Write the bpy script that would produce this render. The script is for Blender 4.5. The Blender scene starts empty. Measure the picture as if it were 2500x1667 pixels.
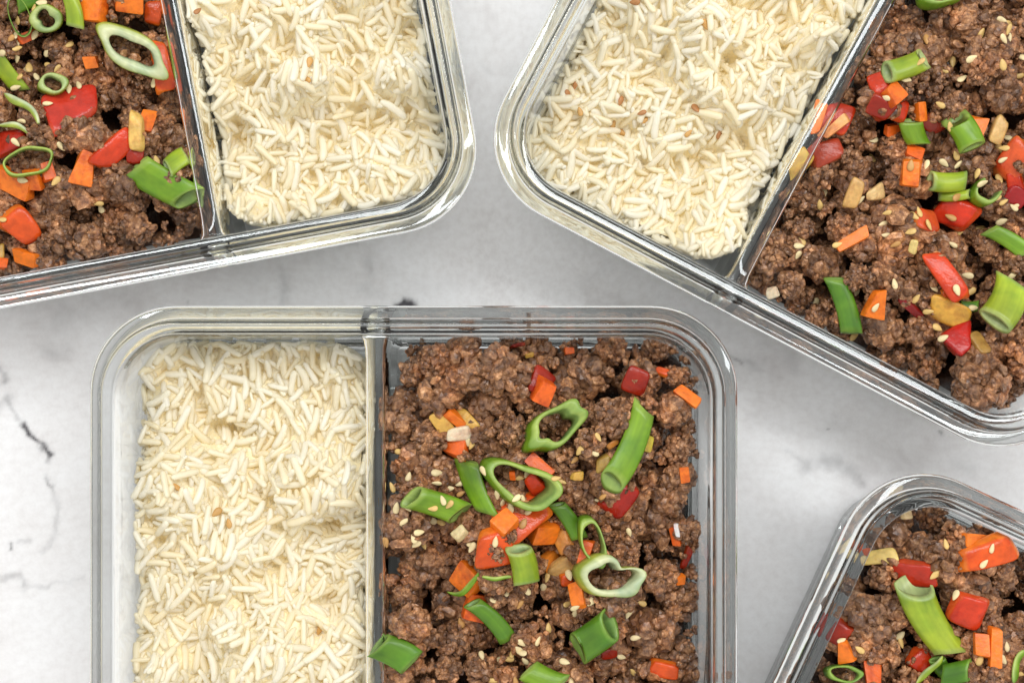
import bpy, bmesh, math, random
import numpy as np
from mathutils import Vector, Matrix

random.seed(7)
rng = np.random.default_rng(7)
scene = bpy.context.scene
C = scene.collection

# ---------------------------------------------------------------- camera, light, exposure
RIM_Z, CAM_Z = 0.055, 0.505                       # metres
PX = 0.125e-3                                     # one photo pixel at rim height
cam_data = bpy.data.cameras.new('camera')
cam_data.sensor_width = 36
cam_data.lens = 36 * (CAM_Z - RIM_Z) / (2500 * PX)
cam_data.clip_start, cam_data.clip_end = 0.01, 50
cam = bpy.data.objects.new('camera', cam_data)
cam.location = (0, 0, CAM_Z)
C.objects.link(cam)
scene.camera = cam

world = bpy.data.worlds.new('World')
scene.world = world
world.use_nodes = True
bg = world.node_tree.nodes['Background']
bg.inputs['Color'].default_value = (1.0, 0.985, 0.97, 1)
bg.inputs['Strength'].default_value = 0.68

def area(name, loc, target, sx, sy, power, col):
    l = bpy.data.lights.new(name, 'AREA')
    l.shape, l.size, l.size_y, l.energy, l.color = 'RECTANGLE', sx, sy, power, col
    o = bpy.data.objects.new(name, l)
    o.location = loc
    o.rotation_euler = (Vector(target) - Vector(loc)).to_track_quat('-Z', 'Y').to_euler()
    C.objects.link(o)
    return o
# a window beyond the upper edge of the picture
area('window_light', (0.15, 0.47, 1.08), (0.02, 0, 0.03), 1.9, 0.12, 9.2, (0.95, 0.985, 1.0))

scene.view_settings.view_transform = 'Standard'
scene.view_settings.look = 'None'
scene.view_settings.exposure = 0.40
scene.view_settings.gamma = 1
scene.render.engine = 'CYCLES'
cy = scene.cycles
cy.max_bounces, cy.transmission_bounces, cy.glossy_bounces, cy.diffuse_bounces = 20, 16, 6, 16
cy.caustics_reflective = cy.caustics_refractive = True
cy.blur_glossy = 0.6
cy.sample_clamp_indirect = 12
cy.use_denoising = True

# ---------------------------------------------------------------- helpers
def P(px, py, z):
    """world point seen at photo pixel px, py when it lies at height z"""
    s = PX * (CAM_Z - z) / (CAM_Z - RIM_Z)
    return Vector(((px - 1250) * s, (833.5 - py) * s, z))
FOODPX = PX * (CAM_Z - 0.042) / (CAM_Z - RIM_Z)

def make_mesh(name, verts, faces, mat=None, smooth=True, col=None, sharp=None):
    me = bpy.data.meshes.new(name)
    verts = np.asarray(verts, dtype=np.float32)
    if isinstance(faces, np.ndarray):
        n = faces.shape[1]
        me.vertices.add(len(verts)); me.vertices.foreach_set('co', verts.ravel())
        me.loops.add(faces.size); me.loops.foreach_set('vertex_index', faces.ravel().astype(np.int32))
        me.polygons.add(len(faces))
        me.polygons.foreach_set('loop_start', np.arange(0, faces.size, n, dtype=np.int32))
        me.update(calc_edges=True); me.validate()
    else:
        me.from_pydata([tuple(map(float, v)) for v in verts], [], [tuple(map(int, f)) for f in faces])
        me.update()
    me.polygons.foreach_set('use_smooth', np.full(len(me.polygons), smooth))
    if col is not None:
        a = me.attributes.new('tint', 'FLOAT_COLOR', 'POINT')
        c = np.ones((len(verts), 4), dtype=np.float32); c[:, :3] = col
        a.data.foreach_set('color', c.ravel())
    if mat: me.materials.append(mat)
    return me

def link(name, me, parent=None):
    o = bpy.data.objects.new(name, me)
    C.objects.link(o)
    if parent: o.parent = parent
    return o

def tag(o, label=None, cat=None, group=None, kind=None):
    if label: o['label'] = label
    if cat: o['category'] = cat
    if group: o['group'] = group
    if kind: o['kind'] = kind
    return o

def empty(name, loc, rz=0.0):
    o = bpy.data.objects.new(name, None)
    o.empty_display_size = 0.01
    o.location = loc; o.rotation_euler = (0, 0, rz)
    C.objects.link(o)
    return o

def value_noise(x, y, cell, seed):
    r = np.random.default_rng(seed); n = 97
    g = r.random((n, n))
    u, v = x / cell + 1000.3, y / cell + 1000.7
    iu, iv = np.floor(u).astype(int), np.floor(v).astype(int)
    fu, fv = u - iu, v - iv
    fu = fu * fu * fu * (fu * (6 * fu - 15) + 10); fv = fv * fv * fv * (fv * (6 * fv - 15) + 10)
    a, b = g[iu % n, iv % n], g[(iu + 1) % n, iv % n]
    c, d = g[iu % n, (iv + 1) % n], g[(iu + 1) % n, (iv + 1) % n]
    return (a * (1 - fu) + b * fu) * (1 - fv) + (c * (1 - fu) + d * fu) * fv

def fbm(x, y, cell, seed, octv=4):
    t, amp, tot = 0, 1.0, 0
    for k in range(octv):
        t = t + amp * value_noise(x, y, cell / 2 ** k, seed + k); tot += amp; amp *= 0.5
    return t / tot

# ---------------------------------------------------------------- materials
def new_mat(name):
    m = bpy.data.materials.new(name); m.use_nodes = True
    nt = m.node_tree
    return m, nt, nt.nodes['Principled BSDF']

def N(nt, kind, **kw):
    n = nt.nodes.new(kind)
    for k, v in kw.items(): setattr(n, k, v)
    return n

def ramp(nt, fac, stops):
    r = N(nt, 'ShaderNodeValToRGB')
    e = r.color_ramp.elements
    while len(e) > 2: e.remove(e[-1])
    for i, (p, c) in enumerate(stops):
        if i < 2: el = e[i]; el.position = p
        else: el = e.new(p)
        el.color = (*c, 1)
    nt.links.new(fac, r.inputs['Fac'])
    return r.outputs['Color']

def noise(nt, scale, detail=4, rough=0.55, vec=None):
    n = N(nt, 'ShaderNodeTexNoise')
    n.inputs['Scale'].default_value = scale
    n.inputs['Detail'].default_value = detail
    n.inputs['Roughness'].default_value = rough
    if vec is None:
        t = N(nt, 'ShaderNodeNewGeometry'); vec = t.outputs['Position']
    nt.links.new(vec, n.inputs['Vector'])
    return n.outputs['Fac']

def bump(nt, h, dist, strength, bsdf):
    b = N(nt, 'ShaderNodeBump')
    b.inputs['Distance'].default_value = dist
    b.inputs['Strength'].default_value = strength
    nt.links.new(h, b.inputs['Height'])
    nt.links.new(b.outputs['Normal'], bsdf.inputs['Normal'])

def mul(nt, a, b, blend='MULTIPLY', fac=1.0):
    m = N(nt, 'ShaderNodeMix', data_type='RGBA', blend_type=blend)
    m.inputs['Factor'].default_value = fac
    nt.links.new(a, m.inputs['A']); nt.links.new(b, m.inputs['B'])
    return m.outputs['Result']

def attr(nt, name='tint'):
    a = N(nt, 'ShaderNodeAttribute'); a.attribute_name = name
    return a.outputs

# marble
M_marble, nt, b = new_mat('marble')
fine = noise(nt, 420, 5, 0.6)
cl = noise(nt, 26, 6, 0.62)
c1 = ramp(nt, cl, [(0.30, (0.65, 0.622, 0.617)), (0.46, (0.785, 0.77, 0.765)), (0.66, (0.83, 0.825, 0.825))])
c2 = ramp(nt, fine, [(0.25, (0.91, 0.90, 0.895)), (0.6, (1, 1, 1))])
base = mul(nt, c1, c2)
vein = attr(nt, 'tint')['Color']
nt.links.new(mul(nt, base, vein), b.inputs['Base Color'])
b.inputs['Roughness'].default_value = 0.34
b.inputs['Specular IOR Level'].default_value = 0.35

# glass
M_glass, nt, b = new_mat('clear_glass')
nt.nodes.remove(b)
g = N(nt, 'ShaderNodeBsdfGlass')
g.inputs['IOR'].default_value = 1.52
g.inputs['Roughness'].default_value = 0.0
g.inputs['Color'].default_value = (0.985, 0.995, 0.992, 1)
nt.links.new(g.outputs['BSDF'], nt.nodes['Material Output'].inputs['Surface'])

# rice
M_rice, nt, b = new_mat('cooked_rice')
oi = N(nt, 'ShaderNodeObjectInfo'); geo = N(nt, 'ShaderNodeNewGeometry')
add = N(nt, 'ShaderNodeMath', operation='ADD')
nt.links.new(oi.outputs['Random'], add.inputs[0]); nt.links.new(geo.outputs['Random Per Island'], add.inputs[1])
fr = N(nt, 'ShaderNodeMath', operation='FRACT'); nt.links.new(add.outputs[0], fr.inputs[0])
c1 = ramp(nt, fr.outputs[0], [(0.0, (0.97, 0.89, 0.66)), (0.35, (0.98, 0.925, 0.74)), (1.0, (0.985, 0.955, 0.85))])
c2 = ramp(nt, noise(nt, 500, 3), [(0.3, (0.985, 0.975, 0.94)), (0.6, (1, 1, 1))])
nt.links.new(mul(nt, c1, c2), b.inputs['Base Color'])
b.inputs['Roughness'].default_value = 0.30
b.inputs['Specular IOR Level'].default_value = 0.4
b.inputs['Subsurface Weight'].default_value = 0.0
b.inputs['Subsurface Radius'].default_value = (0.0024, 0.0017, 0.0009)
b.inputs['Subsurface Scale'].default_value = 1.0
tr = N(nt, 'ShaderNodeBsdfTranslucent'); nt.links.new(c1, tr.inputs['Color'])
mx = N(nt, 'ShaderNodeMixShader'); mx.inputs[0].default_value = 0.36
nt.links.new(b.outputs[0], mx.inputs[1]); nt.links.new(tr.outputs[0], mx.inputs[2])
nt.links.new(mx.outputs[0], nt.nodes['Material Output'].inputs['Surface'])
bump(nt, noise(nt, 900, 2), 0.0002, 0.35, b)

M_starch_bounce, nt, b = new_mat('starch_golden_bounce')  # starch between grains; golden bounce light of the gaps painted into its colour
nt.links.new(ramp(nt, noise(nt, 420, 4), [(0.3, (0.94, 0.81, 0.50)), (0.65, (0.97, 0.90, 0.68))]), b.inputs['Base Color'])
b.inputs['Roughness'].default_value = 0.35
bump(nt, noise(nt, 600, 4), 0.0008, 0.9, b)

# beef
M_beef, nt, b = new_mat('browned_beef')
oi = N(nt, 'ShaderNodeObjectInfo'); geo = N(nt, 'ShaderNodeNewGeometry')
add = N(nt, 'ShaderNodeMath', operation='ADD')
nt.links.new(oi.outputs['Random'], add.inputs[0]); nt.links.new(geo.outputs['Random Per Island'], add.inputs[1])
fr = N(nt, 'ShaderNodeMath', operation='FRACT'); nt.links.new(add.outputs[0], fr.inputs[0])
c1 = ramp(nt, noise(nt, 520, 6, 0.72), [(0.30, (0.040, 0.014, 0.005)), (0.44, (0.185, 0.082, 0.034)), (0.57, (0.37, 0.190, 0.088)), (0.71, (0.70, 0.44, 0.25))])
c0 = ramp(nt, noise(nt, 75, 3, 0.6), [(0.35, (0.72, 0.66, 0.62)), (0.5, (1.0, 0.97, 0.95)), (0.65, (1.25, 1.05, 0.90))])
c1 = mul(nt, c1, c0)
c2 = ramp(nt, fr.outputs[0], [(0.0, (0.55, 0.52, 0.50)), (0.4, (0.95, 0.92, 0.9)), (0.8, (1.25, 1.2, 1.15)), (1.0, (1.7, 1.65, 1.55))])
nt.links.new(mul(nt, c1, c2), b.inputs['Base Color'])
b.inputs['Roughness'].default_value = 0.30
b.inputs['Specular IOR Level'].default_value = 0.6
b.inputs['Coat Weight'].default_value = 0.25
b.inputs['Coat Roughness'].default_value = 0.18
bump(nt, noise(nt, 1300, 4, 0.7), 0.0006, 0.9, b)

# brown sauce bed; near-black shade of the gaps between crumbles painted in
M_sauce_shade, nt, b = new_mat('sauce_bed_gap_shade')
nt.links.new(ramp(nt, noise(nt, 300, 4), [(0.3, (0.022, 0.008, 0.003)), (0.7, (0.085, 0.028, 0.008))]), b.inputs['Base Color'])
b.inputs['Roughness'].default_value = 0.35
b.inputs['Specular IOR Level'].default_value = 0.35
bump(nt, noise(nt, 700, 5, 0.7), 0.001, 1.0, b)

# vegetables take their colour from a per-vertex tint and an object colour
def veg(name, rough, spec, nscale, lo, bumpd, sss=0.0, streak=False, trans=0.0, coat=0.0, glaze=0.0):
    m, nt, b = new_mat(name)
    vec = None
    if streak:
        t = N(nt, 'ShaderNodeTexCoord'); mp = N(nt, 'ShaderNodeMapping')
        mp.inputs['Scale'].default_value = (0.12, 1, 1)
        nt.links.new(t.outputs['Object'], mp.inputs['Vector']); vec = mp.outputs['Vector']
    nz = noise(nt, nscale, 4, 0.6, vec)
    c = ramp(nt, nz, [(0.3, (lo, lo, lo)), (0.65, (1, 1, 1))])
    if streak:
        c = mul(nt, c, ramp(nt, noise(nt, 110, 3), [(0.35, (.62, .72, .75)), (0.6, (1.0, .97, .95))]))
    oi = N(nt, 'ShaderNodeObjectInfo')
    col = mul(nt, mul(nt, attr(nt)['Color'], oi.outputs['Color']), c)
    if glaze:      # smears of brown sauce
        t2 = N(nt, 'ShaderNodeNewGeometry')
        gz = ramp(nt, noise(nt, 130, 4, 0.65, t2.outputs['Position']), [(0.50, (0, 0, 0)), (0.68, (glaze, glaze, glaze))])
        m2 = N(nt, 'ShaderNodeMix', data_type='RGBA', blend_type='MULTIPLY')
        nt.links.new(gz, m2.inputs['Factor']); nt.links.new(col, m2.inputs['A'])
        m2.inputs['B'].default_value = (0.55, 0.26, 0.22, 1)
        col = m2.outputs['Result']
    nt.links.new(col, b.inputs['Base Color'])
    b.inputs['Roughness'].default_value = rough
    b.inputs['Specular IOR Level'].default_value = spec
    b.inputs['Coat Weight'].default_value = coat
    b.inputs['Coat Roughness'].default_value = 0.12
    if sss:
        b.inputs['Subsurface Weight'].default_value = sss
        b.inputs['Subsurface Radius'].default_value = (0.004, 0.0018, 0.0008)
        b.inputs['Subsurface Scale'].default_value = 0.6
    bump(nt, noise(nt, nscale * 1.7, 3, 0.6, vec), bumpd, 0.5, b)
    if trans:
        tr = N(nt, 'ShaderNodeBsdfTranslucent'); nt.links.new(col, tr.inputs['Color'])
        mx = N(nt, 'ShaderNodeMixShader'); mx.inputs[0].default_value = trans
        nt.links.new(b.outputs[0], mx.inputs[1]); nt.links.new(tr.outputs[0], mx.inputs[2])
        nt.links.new(mx.outputs[0], nt.nodes['Material Output'].inputs['Surface'])
    return m
M_scallion = veg('scallion_skin', 0.33, 0.5, 700, 0.86, 0.00018, streak=True, trans=0.18)
M_carrot = veg('cooked_carrot', 0.36, 0.45, 420, 0.78, 0.0004, sss=0.12, glaze=.75)
M_pepper = veg('cooked_pepper', 0.24, 0.36, 260, 0.66, 0.0006, sss=0.0, coat=0.06, glaze=.85)
M_garlic = veg('soft_garlic', 0.36, 0.45, 350, 0.70, 0.0005, sss=0.2, glaze=.6)
M_seed = veg('sesame_hull', 0.42, 0.4, 900, 0.82, 0.0001)

# ---------------------------------------------------------------- marble table top
VEINS = [  # polyline in photo pixels, half width px, depth of colour
    ([(-30, 880), (5, 900), (18, 915), (14, 928)], 9, .55), ([(-20, 1000), (0, 985), (20, 975)], 12, .35),
    ([(20, 985), (40, 1015), (62, 1040)], 6, .30), ([(58, 1038), (80, 1062), (98, 1085), (114, 1103)], 7, 1.25),
    ([(114, 1103), (113, 1128)], 6, .45), ([(112, 1160), (126, 1198), (140, 1240), (144, 1278), (128, 1325), (108, 1345)], 7, .22),
    ([(112, 1170), (126, 1196)], 4, .45), ([(50, 1314), (82, 1318)], 7, .25), ([(26, 1320), (30, 1334)], 5, .75),
    ([(-30, 1420), (15, 1412), (38, 1408), (62, 1428)], 8, .35), ([(62, 1428), (120, 1424), (196, 1418)], 5, .2),
    ([(976, 746), (988, 738), (1003, 745)], 10, 1.5), ([(930, 775), (975, 765), (1010, 755)], 11, 1.0), ([(880, 805), (930, 788)], 14, .7),
    ([(860, 830), (960, 812)], 10, .45),
    ([(1752, 852), (1772, 862), (1800, 876), (1812, 890)], 4, .55), ([(1772, 862), (1860, 890)], 12, .2),
    ([(1915, 1098), (1950, 1118), (1975, 1130)], 6, .2), ([(1970, 1135), (2010, 1128), (2050, 1132), (2085, 1150), (2108, 1172)], 17, .33),
    ([(2100, 1160), (2112, 1190)], 6, .3), ([(2330, 1135), (2370, 1140)], 14, .12), ([(1930, 870), (1945, 905)], 16, .13),
    ([(685, 660), (700, 700), (690, 745)], 12, .22), ([(845, 600), (865, 596)], 7, .35), ([(890, 640), (905, 670), (900, 705)], 10, .16),
    ([(890, 705), (925, 720)], 16, .16), ([(1420, 700), (1450, 680), (1480, 650)], 16, .14), ([(150, 745), (250, 720), (330, 760)], 55, .13),
    ([(20, 760), (120, 790)], 70, .10), ([(120, 860), (155, 855)], 18, .22), ([(455, 731), (457, 733)], 3, .5), ([(26, 752), (34, 748)], 6, .4),
    ([(1240, 170), (1248, 174)], 14, .14), ([(1185, 165), (1195, 172)], 9, .12), ([(1700, 800), (1850, 830)], 70, .10),
    ([(2020, 1048), (2022, 1050)], 3, .5), ([(2296, 1060), (2302, 1064)], 4, .55), ([(1900, 1270), (1980, 1330)], 60, .10),
    ([(600, 640), (760, 610), (900, 620)], 60, .10), ([(1000, 690), (1150, 700)], 50, .08), ([(1850, 1010), (1960, 1060), (2050, 1040)], 22, .09),
]
def build_table():
    hx, hy, st = 0.186, 0.126, 0.0006
    xs = np.concatenate([[-0.9, -0.5, -0.3], np.arange(-hx, hx + st, st), [0.3, 0.5, 0.9]])
    ys = np.concatenate([[-0.7, -0.4, -0.25], np.arange(-hy, hy + st, st), [0.25, 0.4, 0.7]])
    X, Y = np.meshgrid(xs, ys, indexing='ij')
    s = PX * CAM_Z / (CAM_Z - RIM_Z)
    px, py = X / s + 1250, 833.5 - Y / s
    # let the veins wander
    wx = px + 26 * (fbm(px, py, 60, 3) - .5) + 14 * (fbm(px, py, 14, 8) - .5)
    wy = py + 26 * (fbm(px, py, 60, 5) - .5) + 14 * (fbm(px, py, 14, 9) - .5)
    dark = np.zeros_like(X)
    br = fbm(px, py, 40, 21)
    for pts, w, k in VEINS:
        d = np.full_like(X, 1e9)
        for (x0, y0), (x1, y1) in zip(pts[:-1], pts[1:]):
            dx, dy = x1 - x0, y1 - y0
            t = np.clip(((wx - x0) * dx + (wy - y0) * dy) / (dx * dx + dy * dy + 1e-6), 0, 1)
            d = np.minimum(d, np.hypot(wx - x0 - t * dx, wy - y0 - t * dy))
        f = np.exp(-(d / (w * 1.1)) ** 2) * k * np.clip(0.45 + 1.2 * (br - .25), 0.2, 1.2)
        dark = 1 - (1 - dark) * (1 - np.clip(f, 0, .95))
    col = np.stack([1 - .97 * dark, 1 - .975 * dark, 1 - .965 * dark], -1).reshape(-1, 3)
    V = np.stack([X, Y, np.zeros_like(X)], -1).reshape(-1, 3)
    nx, ny = X.shape
    i = np.arange(nx * ny).reshape(nx, ny)
    F = np.stack([i[:-1, :-1], i[1:, :-1], i[1:, 1:], i[:-1, 1:]], -1).reshape(-1, 4)
    o = link('table_top', make_mesh('table_top', V, F, M_marble, col=col))
    tag(o, 'white marble table top with soft grey clouds and dark veins', kind='structure')
build_table()

# ---------------------------------------------------------------- glass dishes
LONG, SHORT = 1537 * PX, 1180 * PX          # outer size at the rim
DIV_A = 672 * PX                            # divider centre measured from the rice end
R_OUT = 0.0235
# inset from the rim's outer edge and height of each ring of the profile, mm
PROFILE = [(11.5, 0.9), (10.2, 0.0), (8.2, 0.0), (6.3, 1.0), (4.9, 4.0), (3.9, 16), (3.0, 30), (2.5, 45.2),
           (1.4, 46.4), (-2.8, 46.8), (-3.7, 47.4), (-4.1, 48.2), (-3.8, 49.0), (-3.0, 49.4), (-0.6, 49.7), (0.2, 50.4),
           (0.4, 52.2), (0.55, 53.7), (0.95, 54.65), (1.45, 54.98), (1.75, 55.0), (1.95, 54.97), (3.15, 54.74), (4.25, 54.53), (4.5, 54.42), (4.8, 54.0), (5.05, 52.6),
           (5.2, 50.6), (5.4, 48.5), (5.9, 38), (6.6, 22), (7.6, 12), (9.4, 8.2), (13.0, 6.2), (18, 5.8)]

def rrect(a, b, r, n=14):
    r = max(r, 0.002)
    pts = []
    for cx, cy_, a0 in ((a - r, b - r, 0), (-a + r, b - r, 90), (-a + r, -b + r, 180), (a - r, -b + r, 270)):
        for k in range(n + 1):
            t = math.radians(a0 + 90 * k / n)
            pts.append((cx + r * math.cos(t), cy_ + r * math.sin(t)))
    return pts

def make_bowl():
    V, F = [], []
    rings = []
    for d, z in PROFILE:
        d, z = d / 1000, z / 1000
        pts = rrect(LONG / 2 - d, SHORT / 2 - d, R_OUT - d * 0.75)
        rings.append([len(V) + k for k in range(len(pts))])
        V += [(x + LONG / 2, y + SHORT / 2, z + 0.0004) for x, y in pts]
    n = len(rings[0])
    for r0, r1 in zip(rings[:-1], rings[1:]):
        for k in range(n):
            F.append((r0[k], r0[(k + 1) % n], r1[(k + 1) % n], r1[k]))
    F.append(tuple(reversed(rings[0])))
    F.append(tuple(rings[-1]))
    return make_mesh('bowl', V, F, M_glass)

def make_divider(a):
    """glass wall across the dish; section is a slim wedge with a rounded top"""
    sec = [(-3.7, 6.5), (-3.3, 30), (-3.05, 45.6), (-2.85, 46.9), (-2.0, 47.6), (0, 47.75), (2.0, 47.6), (2.85, 46.9), (3.05, 45.6), (3.3, 30), (3.7, 6.5)]
    st = [0.0050, 0.0066, 0.0092, 0.0130, 0.02, SHORT / 2, SHORT - 0.02, SHORT - 0.0130, SHORT - 0.0092, SHORT - 0.0066, SHORT - 0.0050]
    rise = [1.6, 1.0, 0.3, 0, 0, 0, 0, 0, 0.3, 1.0, 1.6]
    wide = [1.5, 1.2, 1.05, 1, 1, 1, 1, 1, 1.05, 1.2, 1.5]
    V, F = [], []
    m = len(sec)
    for v, rz, wd in zip(st, rise, wide):
        for x, z in sec:
            zz = z + (rz if z > 40 else 0)
            lean = max(0.0, (40 - z)) * 0.055 / 1000
            vv = v + (lean if v < SHORT / 2 else -lean) * (1 if v in (st[0], st[1], st[-1], st[-2]) else 0)
            V.append((a + x * wd / 1000, vv, zz / 1000))
    for i in range(len(st) - 1):
        for k in range(m):
            p, q = i * m + k, i * m + (k + 1) % m
            F.append((q, p, p + m, q + m))
    F.append(tuple(range(m))); F.append(tuple(reversed(range((len(st) - 1) * m, len(st) * m))))
    return make_mesh('divider', V, F, M_glass)

class Dish:
    """u runs from the named corner along the long side, v into the dish"""
    def __init__(s, corner, deg, flip_u, flip_v, div_u, label):
        s.o = P(*corner, RIM_Z); s.o.z = 0
        s.rot = math.radians(deg)
        c, n = math.cos(s.rot), math.sin(s.rot)
        eu, ev = Vector((c, n, 0)), Vector((-n, c, 0))
        s.origin = s.o - (eu * LONG if flip_u else Vector()) - (ev * SHORT if flip_v else Vector())
        s.M = Matrix.Translation(s.origin) @ Matrix.Rotation(s.rot, 4, 'Z')
        s.div = div_u
        root = empty('glass_dish', s.origin, s.rot)
        tag(root, label, 'food container', 'divided glass dishes of rice and beef')
        s.root = root
bowl_me = make_bowl()
divs = {}
def dish(*a):
    d = Dish(*a)
    link('bowl', bowl_me, d.root)
    if d.div not in divs: divs[d.div] = make_divider(d.div)
    link('divider', divs[d.div], d.root)
    return d
DF = dish((238, 778), 0.0, False, True, DIV_A, 'straight-set divided glass dish, clumpy white rice beside beef, nearest the black marble chip')
DL = dish((1160, 499), 10.6, True, False, LONG - 655 * PX, 'slightly tilted glass dish with plain rice beside beef under a big flat red pepper')
DR = dish((1174, 407), -27.8, False, False, 690 * PX, 'strongly tilted glass dish, rice flecked with toasted seeds beside beef')
DB = dish((2182, 1134), -24.8, False, True, LONG - DIV_A, 'cropped glass dish corner showing only beef and a large slanted scallion tube')

# ---------------------------------------------------------------- height grids and depositing
class Grid:
    def __init__(s, u0, v0, u1, v1, cell=0.0006):
        s.u0, s.v0, s.c = u0, v0, cell
        s.nu, s.nv = int((u1 - u0) / cell) + 1, int((v1 - v0) / cell) + 1
        s.U, s.Vv = np.meshgrid(u0 + np.arange(s.nu) * cell, v0 + np.arange(s.nv) * cell, indexing='ij')
        s.h = np.zeros((s.nu, s.nv)); s.id = np.full((s.nu, s.nv), -1)
    def box(s, u, v, r):
        i0, i1 = max(0, int((u - r - s.u0) / s.c)), min(s.nu, int((u + r - s.u0) / s.c) + 2)
        j0, j1 = max(0, int((v - r - s.v0) / s.c)), min(s.nv, int((v + r - s.v0) / s.c) + 2)
        return slice(i0, i1), slice(j0, j1)
    def at(s, u, v):
        i = np.clip(((u - s.u0) / s.c + .5).astype(int), 0, s.nu - 1)
        j = np.clip(((v - s.v0) / s.c + .5).astype(int), 0, s.nv - 1)
        return s.h[i, j]

def in_region(u, v, u0, v0, u1, v1, r, m):
    """signed distance to a rounded rectangle shrunk by m (positive inside)"""
    cu, cv = (u0 + u1) / 2, (v0 + v1) / 2
    qx, qy = np.abs(u - cu) - (u1 - u0) / 2 + m + r, np.abs(v - cv) - (v1 - v0) / 2 + m + r
    return r - np.hypot(np.maximum(qx, 0), np.maximum(qy, 0)) - np.minimum(np.maximum(qx, qy), 0)

def grain_mesh(bend, taper, seed):
    r = np.random.default_rng(seed)
    ts = np.array([-.97, -.86, -.5, 0, .5, .86, .97]); m = 7
    V = [(-1, bend * 1.0, 0)]
    for t in ts:
        rad = (1 - abs(t) ** 7.5) ** 0.5 * (1 - taper * t)
        for k in range(m):
            a = 2 * math.pi * k / m
            V.append((t, bend * (t * t) + rad * math.cos(a) * .27 * (1 + .06 * r.normal()), rad * math.sin(a) * .225))
    V.append((1, bend, 0))
    F = []
    for k in range(m):
        F.append((0, 1 + (k + 1) % m, 1 + k))
        for i in range(len(ts) - 1):
            p = 1 + i * m
            a, b_, c, d = p + k, p + (k + 1) % m, p + m + (k + 1) % m, p + m + k
            F += [(a, b_, c), (a, c, d)]
        p = 1 + (len(ts) - 1) * m
        F.append((p + k, p + (k + 1) % m, len(V) - 1))
    V = np.array(V); V[:, 1] -= bend * .4
    return V, np.array(F)
GRAINS = [grain_mesh(bd, tp, i) for i, (bd, tp) in enumerate([(.02, .05), (.06, -.1), (.12, .08), (-.08, .12), (.16, 0.0), (-.03, -.12), (.08, .14), (.24, .05)])]
grain_me = [make_mesh('rice_grain', V, F, M_rice) for V, F in GRAINS]

def in_view(w, margin=0.0):
    s = (CAM_Z - w.z) / (CAM_Z - RIM_Z) * PX
    px, py = w.x / s + 1250, 833.5 - w.y / s
    return -margin < px < 2500 + margin and -margin < py < 1667 + margin

def bed_mesh(name, g, H, mask, mat, step):
    U, Vv, Z, Mk = g.U[::step, ::step], g.Vv[::step, ::step], H[::step, ::step], mask[::step, ::step]
    n0, n1 = U.shape
    idx = np.arange(n0 * n1).reshape(n0, n1)
    ok = Mk[:-1, :-1] & Mk[1:, :-1] & Mk[1:, 1:] & Mk[:-1, 1:]
    F = np.stack([idx[:-1, :-1], idx[1:, :-1], idx[1:, 1:], idx[:-1, 1:]], -1)[ok]
    used = np.unique(F)
    remap = np.full(n0 * n1, -1); remap[used] = np.arange(len(used))
    V = np.stack([U, Vv, Z], -1).reshape(-1, 3)[used]
    return V, remap[F]

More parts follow.
